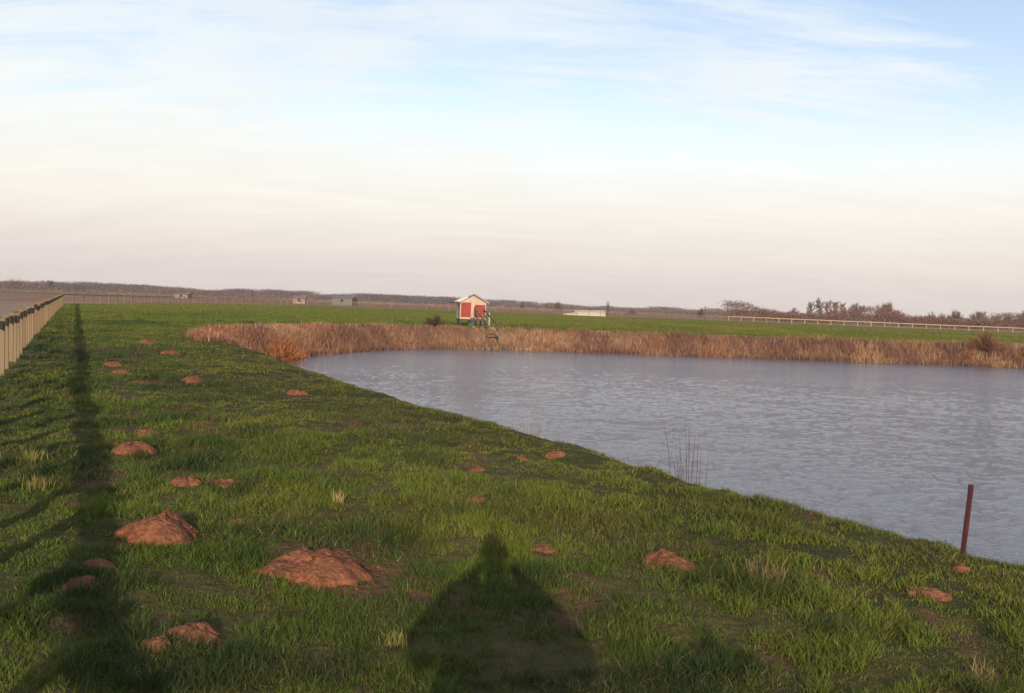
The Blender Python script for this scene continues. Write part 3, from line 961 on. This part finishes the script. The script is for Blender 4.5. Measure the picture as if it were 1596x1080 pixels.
# ------------------------------------------------------------------ hut on legs with its steps
def build_hut():
    base = at_depth(737.5, 65.5)
    gz = base.z
    root = empty('waterside_hut', base, math.radians(13))
    tag(root, 'small red and white wooden hut on legs above the far bank', 'hut')
    W, D, z0, z1, za = 1.92, 1.5, 0.53, 1.85, 2.36      # width, depth, floor, eaves, apex (above ground)
    h = W / 2
    m = MB()
    m.prism([(-h, z0), (h, z0), (h, z1), (0, za - 0.06), (-h, z1)], 0.0, D)
    m.build('wall', M['white'], root)
    # boards of the gable, frames of the panels
    g = MB()
    g.box((-h - 0.02, -0.035, z1 - 0.10), (h + 0.02, -0.003, z1 - 0.02))
    g.box((-h - 0.02, -0.04, z0), (-h + 0.06, -0.003, z1 - 0.10))
    g.box((h - 0.035, -0.04, z0), (h + 0.02, -0.003, z1 - 0.10))
    g.box((-0.15, -0.045, z0 + 0.10), (0.13, -0.003, z1 - 0.10))
    g.build('trim', M['white'], root)
    for (xa, xb, zb, zt) in ((-h + 0.065, -0.155, z0 + 0.14, z1 - 0.105), (0.135, h - 0.04, z0 + 0.12, z1 - 0.24)):
        s = MB(); k = 6
        for i in range(k):
            a = xa + (xb - xa) * i / k; b2 = xa + (xb - xa) * (i + 1) / k
            s.box((a + 0.004, -0.030, zb), (b2 - 0.004, -0.003, zt))
        sh = s.build('shutter', M['red'], root)
        hg = MB().box((xa + 0.03, -0.042, zb + 0.12), (xa + 0.30, -0.031, zb + 0.16)).box((xa + 0.03, -0.042, zt - 0.18), (xa + 0.30, -0.031, zt - 0.14))
        hg.build('hinge', M['dark'], sh)
    # roof: two slopes overhanging, sunlight on the left one put into its paler colour, verge boards dark
    def slope(sgn, mat, name):
        r = MB(); o = 0.20
        e = Vector((sgn * (h + 0.16), 0, z1 - 0.10)); a = Vector((0, 0, za))
        up = Vector((sgn * 0.02, 0, 0.06))
        pr = [(a.x, a.z), (e.x, e.z), (e.x + up.x, e.z + up.z), (a.x, a.z + 0.065)]
        r.prism(pr, -o, D + o)
        return r.build(name, mat, root)
    slope(-1, M['sunlit_slope'], 'roof_slope'); slope(1, M['roof'], 'roof_slope')
    v = MB()
    v.beam((0, -0.225, za + 0.02), (h + 0.19, -0.225, z1 - 0.10), 0.03, 0.11)
    v.beam((0, -0.225, za + 0.02), (-0.45, -0.225, za - 0.19), 0.03, 0.08)
    v.build('verge_board', M['roof'], root)
    # raised hatch flap sticking out on the left with its prop
    f = MB()
    f.box((-h - 0.62, -0.16, z1 - 0.20), (-h - 0.02, D - 0.35, z1 - 0.12))
    f.build('hatch_flap', M['dark'], root)
    MB().beam((-h - 0.062, 0.05, z0), (-h - 0.062, 0.05, z1 - 0.21), 0.08, 0.08).build('hatch_prop', M['dark'], root)
    # legs, floor frame and a dark green boarded shaft underneath
    fl = MB().box((-h - 0.03, 0.02, z0 - 0.12), (h + 0.03, D - 0.02, z0 - 0.003))
    fl.build('floor_frame', M['dark'], root)
    for x in (-h + 0.1, h - 0.1):
        for y in (0.12, D - 0.12):
            MB().box((x - 0.05, y - 0.05, -0.55), (x + 0.05, y + 0.05, z0 - 0.125)).build('leg', M['dark'], root)
    t = MB()
    t.prism([(-0.42, -0.6), (0.40, -0.6), (0.20, z0 - 0.125), (-0.16, z0 - 0.125)], 0.15, 0.75)
    t.prism([(-0.20, z0 - 0.12), (0.16, z0 - 0.12), (0.12, z0 + 0.12), (-0.14, z0 + 0.12)], -0.06, -0.001)
    t.build('shaft', M['teal'], root)
    # steps down to the water
    top = at_depth(747, 65.0); top.z = gz + 0.55
    bot = at_depth(771, 59.8); bot.z = -0.66
    sr = empty('landing_steps', bot)
    tag(sr, 'weathered timber steps with handrails leading down to the water from the hut', 'steps')
    top = top - bot; O = Vector((0, 0, 0))
    d = (top - O); side = Vector((d.y, -d.x, 0)).normalized() * 0.34
    for sgn in (-1, 1):
        MB().beam(O + side * sgn + Vector((0, 0, 0)), top + side * sgn, 0.06, 0.18).build('stringer', M['steptimber'], sr)
        MB().beam(O + side * sgn + Vector((0, 0, 0.85)), top + side * sgn + Vector((0, 0, 0.75)), 0.06, 0.09).build('handrail', M['steptimber'], sr)
        for q in (0.02, 0.36, 0.70, 0.98):
            pb = O + d * q + side * sgn * 1.09
            MB().beam(pb + Vector((0, 0, -1.1 if q < .3 else -0.75)), pb + Vector((0, 0, 0.95)), 0.08, 0.08).build('post', M['steptimber'], sr)
    for i in range(8):
        q = (i + 0.5) / 8
        pc = O + d * q + Vector((0, 0, 0.10))
        MB().beam(pc - side * 0.98, pc + side * 0.98, 0.26, 0.04).build('tread', M['steptimber'], sr)
    # short pale marker post right of the hut
    mp = at_depth(763, 66.5)
    mr = MB(); mr.box((-0.07, -0.07, -0.3), (0.07, 0.07, 1.0)); mr.prism([(-0.07, 1.0), (0.07, 1.0), (0, 1.07)], -0.07, 0.07)
    o = mr.build('marker_post', M['stone'], None, 0.004); o.location = mp
    tag(o, 'short grey marker post standing right of the red and white hut', 'post')
build_hut()

# ------------------------------------------------------------------ bare trees, bushes, hedges
def twig_cloud(pts, dirs, L, W, cols):
    n = len(pts)
    side = np.cross(dirs, rng.normal(0, 1, (n, 3))); side /= np.linalg.norm(side, axis=1)[:, None] + 1e-9
    a = pts - side * W[:, None] * 0.5; b = pts + side * W[:, None] * 0.5; c = pts + dirs * L[:, None]
    V = np.stack([a, b, c], 1).reshape(-1, 3)
    T = np.arange(n * 3).reshape(n, 3)
    return V, [T], np.repeat(cols, 3, 0)

def bare_tree(p, H, R, kind, label, cat, colr, name, seed, n=1500, group=None, tw=0.055):
    """trunk with limbs, and a crown of fine bare twigs"""
    r_ = random.Random(seed)
    root = empty(name, p)
    tag(root, label, cat, group)
    m = MB()
    tips = []
    if kind == 'poplar':
        m.tube([(0, 0, -0.4), (0.05, 0, H * 0.3), (0.0, 0.05, H * 0.65), (0.03, 0, H * 0.97)], [H * .022, H * .017, H * .010, 0.02], 6)
        nb = 46
        for i in range(nb):
            z = H * (0.06 + 0.76 * i / nb); a = r_.uniform(0, 6.28)
            q = z / H
            l = R * (1.05 - 0.62 * q) * r_.uniform(.5, 1.2)
            e = Vector((math.cos(a) * l, math.sin(a) * l, z + l * r_.uniform(0.7, 1.5)))
            e.z = min(e.z, H * 1.02)
            m.tube([(0, 0, z), (e.x * .55, e.y * .55, z + (e.z - z) * .45), e], [0.05, 0.03, 0.012], 3, False)
            tips.append((Vector((0, 0, z)), e))
    else:
        tz = H * (0.28 if kind == 'round' else 0.10)
        m.tube([(0, 0, -0.4), (0.04, 0, tz * .6), (0, 0.04, tz)], [H * .035, H * .028, H * .024], 7)
        nb = 60
        for i in range(nb):
            a = r_.uniform(0, 6.28); v = math.acos(1 - r_.uniform(0.0, 1.25))
            dr = Vector((math.sin(v) * math.cos(a), math.sin(v) * math.sin(a), math.cos(v)))
            e = Vector((dr.x * R, dr.y * R, tz + dr.z * (H - tz))) * r_.uniform(.78, 1.04)
            e.z = max(e.z, 0.15)
            s = Vector((0, 0, tz * r_.uniform(.5, 1)))
            mid = s.lerp(e, 0.5) + Vector((r_.uniform(-.1, .1), r_.uniform(-.1, .1), r_.uniform(0, .12))) * R
            m.tube([s, mid, e], [H * .012, H * .006, 0.012], 3, False)
            tips.append((s, e))
    tr = m.build('trunk', M['bark'], root)
    S = np.array([tuple(t[0]) for t in tips]); E = np.array([tuple(t[1]) for t in tips])
    k = rng.integers(0, len(tips), n)
    q = rng.uniform(0.25, 1.0, n) ** 0.7
    P = S[k] + (E[k] - S[k]) * q[:, None] + rng.normal(0, R * 0.07, (n, 3))
    dd = (E[k] - S[k]); dd /= np.linalg.norm(dd, axis=1)[:, None]
    dd = dd + rng.normal(0, 0.55, (n, 3)) + np.array((0, 0, 1.3 if kind == 'poplar' else 0.35)); dd /= np.linalg.norm(dd, axis=1)[:, None]
    P[:, 2] = np.maximum(P[:, 2], 0.05)
    L = rng.uniform(0.4, 1.1, n) * R * 0.42
    V, Fc, C = twig_cloud(P, dd, L, rng.uniform(0.6, 1.4, n) * tw, np.array(colr)[None] * rng.uniform(0.65, 1.35, (n, 1)))
    link('crown', mesh_np('crown', V, Fc, M['twig'], C), root)
    return root

PUR = (0.135, 0.082, 0.070); BRN = (0.160, 0.092, 0.060); GRY = (0.115, 0.092, 0.080); RED = (0.170, 0.078, 0.060)
def px_h(top_py, px, depth):
    """real height of something standing at that depth whose top reaches photo row top_py"""
    d = ray(px, top_py)
    return EYE + depth * d.z / d.y - height1(d.x / d.y * depth, depth)

G_P = 'bare poplars beyond the railing'
pop = [(1262, 470, 'leftmost bare poplar of the row beyond the pale railing'),
       (1276, 466, 'tall grey bare poplar, second from the left in the row beyond the railing'),
       (1289, 468, 'reddish bare poplar in the middle left of the row beyond the railing'),
       (1299, 470, 'reddish bare poplar in the centre of the row beyond the railing'),
       (1312, 472, 'bushy bare poplar right of the centre of the row beyond the railing'),
       (1331, 475, 'thin bare poplar second from the right in the row beyond the railing'),
       (1341, 476, 'thin bare poplar at the right end of the row, beside the big round tree')]
for i, (px, ty, lab) in enumerate(pop):
    dp = 405 + 9 * (i % 3)
    H = px_h(ty, px, dp)
    bare_tree(at_depth(px, dp), H, 2.3 + 0.5 * (i % 2), 'poplar', lab, 'tree', GRY if i in (0, 1) else (RED if i < 5 else PUR), 'poplar_tree', 40 + i, 3200, G_P, 0.055)
G_R = 'bare trees along the right horizon'
rounds = [(1380, 472, 36, 395, BRN, 'large round bare tree, tallest and widest crown on the right horizon', 3200),
          (1400, 482, 20, 385, PUR, 'small bare tree leaning on the right side of the large round one', 1200),
          (1452, 487, 18, 380, RED, 'low reddish bare tree in the gap right of the large round tree', 1000),
          (1468, 487, 14, 385, PUR, 'narrow low bare tree left of the wide brown pair', 900),
          (1488, 485, 26, 375, BRN, 'wide brown bare tree with flat crown, left one of the pair at the right edge', 1600),
          (1524, 485, 30, 390, PUR, 'wide purplish bare tree with flat crown, right one of the pair at the right edge', 1800),
          (1553, 490, 18, 370, BRN, 'small tan bare tree just left of the last trees at the right edge', 1000),
          (1570, 488, 14, 380, GRY, 'narrow grey bare tree second from the right edge', 900),
          (1592, 486, 24, 385, PUR, 'dark bare tree cut by the right edge', 1500),
          (1236, 480, 20, 400, PUR, 'bushy bare tree left of the poplar row', 1300),
          (1190, 481, 16, 410, PUR, 'dark round bare tree standing apart left of the poplars', 1200),
          (1150, 484, 12, 420, GRY, 'tiny bare tree left of where the pale railing begins', 700),
          (1092, 480, 12, 400, GRY, 'squarish grey bare tree on the horizon right of the white tunnel', 900),
          (985, 484, 12, 420, GRY, 'small grey bare tree between the tunnel and the squarish tree', 700),
          (870, 470, 14, 430, GRY, 'bare tree on the horizon just left of the white tunnel', 900),
          (815, 470, 10, 430, GRY, 'small bare tree on the horizon right of the hut', 700)]
for i, (px, ty, wpx, dp, c_, lab, n) in enumerate(rounds):
    H = px_h(ty, px, dp)
    bare_tree(at_depth(px, dp), H, 0.5 * wpx / F * dp, 'round', lab, 'tree', c_, 'bare_tree', 80 + i, int(n * 3.2), G_R, 0.075)
# slim dark conifer-like tree beside the tunnel
bare_tree(at_depth(947, 215), px_h(468, 947, 215), 0.6, 'poplar', 'slim dark tree standing at the right end of the white tunnel', 'tree', (0.12, 0.10, 0.10), 'slim_tree', 5, 420, None, 0.03)
G_L = 'trees rising above the left horizon'
for i, (px, ty, wpx, dp, lab) in enumerate([(22, 436.5, 40, 620, 'broad low tree on the left horizon above the near fence'),
                                            (78, 438.5, 12, 560, 'slender dark tree on the left horizon before the fence corner'),
                                            (55, 440, 18, 620, 'small rounded tree on the left horizon between the broad and the slender one'),
                                            (118, 443, 22, 640, 'low wide tree on the horizon above the fence corner')]):
    bare_tree(at_depth(px, dp), px_h(ty, px, dp), 0.5 * wpx / F * dp, 'poplar' if i == 1 else 'bush', lab, 'tree', (0.10, 0.075, 0.078), 'bare_tree', 120 + i, 1300, G_L, 0.09)
# bushes by the water
bare_tree(at_depth(678, 61.8), 0.75, 0.75, 'bush', 'dark purple leafless bush among the reeds left of the hut', 'bush', (0.085, 0.038, 0.042), 'bush', 31, 900, None, 0.03)
bare_tree(at_depth(438, 39.8), 1.55, 1.1, 'bush', 'rust brown leafless bush among the reeds at the left end of the pond', 'bush', (0.30, 0.110, 0.038), 'bush', 32, 1900, None, 0.020)
bare_tree(at_depth(420, 41.0), 1.1, 0.8, 'bush', 'grey brown leafless bush behind the rust brown one at the pond corner', 'bush', (0.17, 0.105, 0.085), 'bush', 33, 900, None, 0.02)
bare_tree(at_depth(1537, 64.6), 1.3, 1.1, 'bush', 'dark reddish leafless bush in the reeds near the right edge of the far shore', 'bush', (0.17, 0.075, 0.045), 'bush', 34, 1300, None, 0.03)

def belt(name, px0, px1, d0, d1, Hlo, Hhi, dens, colr, label, seed, size=1.3, thick=8.0):
    """a hedge or wood far off that reads as one mass of twigs"""
    A = at_depth(px0, d0); B = at_depth(px1, d1)
    Lm = (B - A).length
    n = int(Lm * dens)
    t = rng.uniform(0, 1, n)
    x = A.x + (B.x - A.x) * t + rng.normal(0, thick * .3, n); y = A.y + (B.y - A.y) * t + rng.normal(0, thick * .5, n)
    h = Hlo + (Hhi - Hlo) * sstep(0.28, 0.78, fbm(t * Lm, np.zeros(n), 0.055, 4, seed))
    q = 1 - rng.uniform(0, 1, n) ** 1.3
    z = h * q * rng.uniform(0.85, 1.05, n) - 0.5
    P = np.stack([x, y, z], 1)
    dd = rng.normal(0, 0.7, (n, 3)) + np.array((0, 0, 0.7)); dd /= np.linalg.norm(dd, axis=1)[:, None]
    pc = np.array(colr)[None] * (0.75 + 0.5 * fbm(t * Lm, np.zeros(n), 0.03, 2, seed + 4))[:, None] * rng.uniform(0.75, 1.25, (n, 1))
    V, Fc, C = twig_cloud(P, dd, rng.uniform(.6, 1.4, n) * size, rng.uniform(.5, 1.2, n) * size * 0.33, pc)
    tag(link(name, mesh_np(name, V, Fc, M['twig'], C)), label, 'hedge' if 'hedge' in name else 'wood', None, 'stuff')
belt('woodland', -260, 800, 980, 1250, 5.5, 10.0, 120, (0.095, 0.068, 0.078), 'long dark woodland edge along the left horizon', 201, 2.2, 24)
belt('woodland', 700, 1800, 1250, 1100, 4.0, 8.5, 100, (0.12, 0.088, 0.086), 'thin woodland line along the right horizon', 207, 2.2, 24)
belt('hedgerow', -200, 420, 330, 420, 1.6, 3.2, 26, (0.175, 0.105, 0.085), 'brown hedge across the fields beyond the fence corner', 211, 0.9, 4)
belt('hedgerow', 330, 900, 300, 350, 1.2, 2.5, 26, (0.19, 0.112, 0.092), 'reddish brown hedge across the fields behind the hut', 215, 0.8, 4)
belt('hedgerow', 900, 1200, 420, 430, 1.2, 3.0, 26, (0.165, 0.105, 0.085), 'low brown hedge beyond the white tunnel', 219, 0.8, 4)
belt('hedgerow', 1130, 1720, 370, 340, 3.4, 7.4, 190, (0.150, 0.084, 0.068), 'red brown hedge under the bare trees on the right', 223, 0.8, 5)

# ------------------------------------------------------------------ far buildings
def far_house(px, dp, w, d, he, hr, wm, rm, label, name='house', rz=0.0, win=3, chimney=True):
    p = at_depth(px, dp)
    root = empty(name, p, rz)
    tag(root, label, 'house' if name == 'house' else 'shed', 'low buildings in the far fields')
    MB().prism([(-w / 2, -0.3), (w / 2, -0.3), (w / 2, he), (-w / 2, he)], -d / 2, d / 2).build('wall', wm, root)
    r = MB()
    n = 4
    r.v += [(-w / 2 - .3, -d / 2 - .35, he + .004), (w / 2 + .3, -d / 2 - .35, he + .004), (w / 2 + .3, d / 2 + .35, he + .004), (-w / 2 - .3, d / 2 + .35, he + .004),
            (-w / 2 - .3, 0, he + hr), (w / 2 + .3, 0, he + hr)]
    r.f += [[0, 1, 5, 4], [2, 3, 4, 5], [0, 4, 3], [1, 2, 5], [0, 3, 2, 1]]
    ro = r.build('roof', rm, root)
    if chimney:
        MB().box((w * .28, -.3, he + hr * .5), (w * .28 + .6, .3, he + hr + .5)).build('chimney', M['tile'], ro)
    for i in range(win):
        x = -w / 2 + w * (i + .5) / win
        MB().box((x - .45, -d / 2 - .03, he * .38), (x + .45, -d / 2 + .02, he * .38 + 1.1)).build('window', M['glass'], root)
far_house(286, 345, 5.0, 5, 1.4, 0.7, M['wallpale'], M['tile'], 'pale shed nearest the fence corner in the far fields', 'shed', 0.0, 1, False)
far_house(467, 300, 4.0, 4, 1.7, 0.8, M['wallpale'], M['tile'], 'small pale cottage left of the grey shed', 'house', 0.15, 1, True)
far_house(537, 300, 7.0, 6, 2.5, 0.6, M['wallgrey'], M['slate'], 'grey clad shed, the darkest building left of the hut', 'shed', -0.1, 1, False)

def build_tunnel():
    p = at_depth(910, 204); p.z = height1(p.x, p.y)
    root = empty('polythene_tunnel', p, math.radians(4))
    tag(root, 'low cream white plastic covered tunnel with a lower left end, at the far meadow edge', 'tunnel')
    def half(x0, x1, r0, r1, z0, z1, n=12, k=10):
        m = MB(); b = 0
        for i in range(k + 1):
            t = i / k; x = x0 + (x1 - x0) * t; hgt = z0 + (z1 - z0) * t + 0.03 * math.sin(i * 2.1); wd = r0 + (r1 - r0) * t
            sag = 1 - (0.04 if i % 2 else 0)
            for j in range(n + 1):
                a = math.pi * j / n
                m.v.append((x, math.cos(a) * wd, math.sin(a) * hgt * sag - 0.02))
        for i in range(k):
            for j in range(n):
                a = i * (n + 1) + j
                m.f.append([a, a + 1, a + n + 2, a + n + 1])
        m.f.append(list(range(n + 1))); m.f.append([k * (n + 1) + j for j in range(n + 1)][::-1])
        return m
    half(-2.1, 4.9, 1.6, 1.6, 1.28, 1.42).build('cover', M['plastic'], root, 0, True)
    half(-4.7, -2.104, 0.9, 1.3, 0.30, 0.72).build('low_end', M['plastic'], root, 0, True)
build_tunnel()
def pole(px, dp, top, label):
    p = at_depth(px, dp); H = px_h(top, px, dp)
    root = empty('utility_pole', p); tag(root, label, 'pole', 'utility poles in the far fields')
    MB().tube([(0, 0, -.5), (0, 0, H)], [0.16, 0.11], 8).build('shaft', M['bark'], root)
    MB().beam((-.8, 0, H - .5), (.8, 0, H - .5), .1, .12).build('crossarm', M['bark'], root)
pole(1099, 330, 478, 'thin utility pole right of the squarish grey tree')
pole(394, 300, 452, 'thin utility pole in the fields left of the grey shed')

# ------------------------------------------------------------------ the photographer, whose shadow lies on the grass
def skin(name, pts, edges, rad, mat, parent, sub=1, rootv=0):
    me = bpy.data.meshes.new(name)
    me.from_pydata([tuple(p) for p in pts], edges, [])
    o = link(name, me, parent)
    bm = bmesh.new(); bm.from_mesh(me)
    sl = bm.verts.layers.skin.verify()
    for i, v in enumerate(bm.verts):
        r = rad[i]
        v[sl].radius = r if hasattr(r, '__len__') else (r, r)
        v[sl].use_root = (i == rootv)
    bm.to_mesh(me); bm.free()
    md = o.modifiers.new('skin', 'SKIN'); md.use_smooth_shade = True
    if sub: o.modifiers.new('sub', 'SUBSURF').levels = sub; o.modifiers[-1].render_levels = sub
    me.materials.append(mat)
    return o
def build_person():
    mskin = mat_plain('skin', (0.50, 0.30, 0.22), 0.55, 0.08, 20)
    mcoat = mat_plain('dark_coat', (0.045, 0.05, 0.06), 0.85, 0.2, 12, 0.2)
    mtr = mat_plain('dark_trousers', (0.05, 0.055, 0.075), 0.85, 0.2, 12, 0.2)
    mhair = mat_plain('brown_hair', (0.06, 0.04, 0.03), 0.7, 0.3, 30, 0.3)
    mcam = mat_plain('black_plastic', (0.02, 0.02, 0.022), 0.4, 0.1, 10)
    Y = -0.30
    gz = height1(0, Y)
    root = empty('person', (0.19, Y, gz))
    tag(root, 'person in a dark coat holding up a camera, whose shadow falls on the front grass', 'person')
    e = EYE - gz
    P = [(0, 0, .95), (0, 0, 1.15), (0, 0, 1.36), (0, 0.01, 1.48), (0, 0.02, e - 0.02), (0, 0.03, e + 0.075),
         (.10, 0, .88), (.12, .02, .50), (.13, -.02, .09), (.14, .14, .035), (-.10, 0, .88), (-.12, .02, .50), (-.13, -.02, .09), (-.14, .14, .035),
         (.19, 0, 1.40), (.38, .05, 1.16), (.085, .20, e - .08), (-.19, 0, 1.40), (-.37, .05, 1.20), (-.085, .20, e - .08)]
    E = [(0, 1), (1, 2), (2, 3), (3, 4), (4, 5), (0, 6), (6, 7), (7, 8), (8, 9), (0, 10), (10, 11), (11, 12), (12, 13),
         (2, 14), (14, 15), (15, 16), (2, 17), (17, 18), (18, 19)]
    Rr = [(.16, .12), (.14, .11), (.16, .11), .06, (.085, .10), (.075, .09), .085, .06, .045, .04, .085, .06, .045, .04, .065, .048, .03, .065, .048, .03]
    skin('body', P, E, Rr, mskin, root, 2)
    # trousers follow the body closely; coat flared well beyond it to widen the shadow
    ci = [0, 1, 2, 14, 15, 16, 17, 18, 19]
    Pc = [(0, 0, .72), (0, 0, 1.08), (0, 0, 1.38), (.235, 0, 1.43), (.42, .05, 1.16), (.12, .175, e - .13), (-.235, 0, 1.43), (-.41, .05, 1.20), (-.12, .175, e - .13), (0, .0, 1.47)]
    Ec = [(0, 1), (1, 2), (2, 3), (3, 4), (4, 5), (2, 6), (6, 7), (7, 8), (2, 9)]
    skin('coat', Pc, Ec, [(.43, .18), (.36, .16), (.24, .145), .11, .095, .05, .11, .095, .05, .08], mcoat, root, 2)
    skin('trousers', [(0, 0, .93), (.10, 0, .86), (.12, .02, .50), (.13, -.01, .10), (-.10, 0, .86), (-.12, .02, .50), (-.13, -.01, .10)],
         [(0, 1), (1, 2), (2, 3), (0, 4), (4, 5), (5, 6)], [(.17, .13), .105, .08, .07, .105, .08, .07], mtr, root, 2)
    for sgn in (-1, 1):
        skin('shoe', [(sgn * .13, -.06, .05), (sgn * .135, .06, .05), (sgn * .14, .17, .04)], [(0, 1), (1, 2)], [.05, .052, .042], mcam, root, 2)
    skin('hair', [(0, -.02, e + .03), (0, -.01, e + .10), (0, .05, e + .125)], [(0, 1), (1, 2)], [(.092, .10), (.088, .095), .06], mhair, root, 2)
    # hands: palm and five fingers curled round the camera
    for sgn in (-1, 1):
        hp = [(sgn * .085, .19, e - .075), (sgn * .082, .215, e - .035)]
        he = [(0, 1)]; hr = [.03, .034]
        for k in range(4):
            b = len(hp)
            z = e - .045 + k * .018
            hp += [(sgn * .080, .232, z), (sgn * .074, .250, z + .004), (sgn * .052, .262 - .003 * abs(k - 1.5), z + .004)]
            he += [(1, b), (b, b + 1), (b + 1, b + 2)]; hr += [.010, .009, .0075]
        b = len(hp)
        hp += [(sgn * .062, .195, e - .04), (sgn * .040, .192, e - .022)]
        he += [(0, b), (b, b + 1)]; hr += [.012, .009]
        skin('hand', hp, he, hr, mskin, root, 1)
    cm = MB(); cm.box((-.062, .205, e - .045), (.062, .245, e + .025))
    cb = cm.build('hand_camera', mcam, None, .006); cb.location = root.location
    tag(cb, 'small black camera held up in both hands', 'camera')
    MB().tube([(0, .243, e - .008), (0, .268, e - .008)], [.026, .024], 16).build('lens', mcam, cb)
build_person()

# ------------------------------------------------------------------ air
def build_haze():
    m = bpy.data.materials.new('haze_air'); m.use_nodes = True
    t = NT(m.node_tree)
    t.n.remove(t.n['Principled BSDF'])
    v = t.new('ShaderNodeVolumePrincipled')
    v.inputs['Color'].default_value = c4(0.95, 0.90, 0.88)
    v.inputs['Density'].default_value = HAZE
    v.inputs['Anisotropy'].default_value = 0.0
    t.l.new(v.outputs[0], t.n['Material Output'].inputs['Volume'])
    b = MB(); b.box((-6200, -400, -4), (6200, 7700, 14))
    tag(b.build('haze', m), 'thin evening haze over the fields', 'haze', None, 'stuff')
HAZE = 0.00014
build_haze()
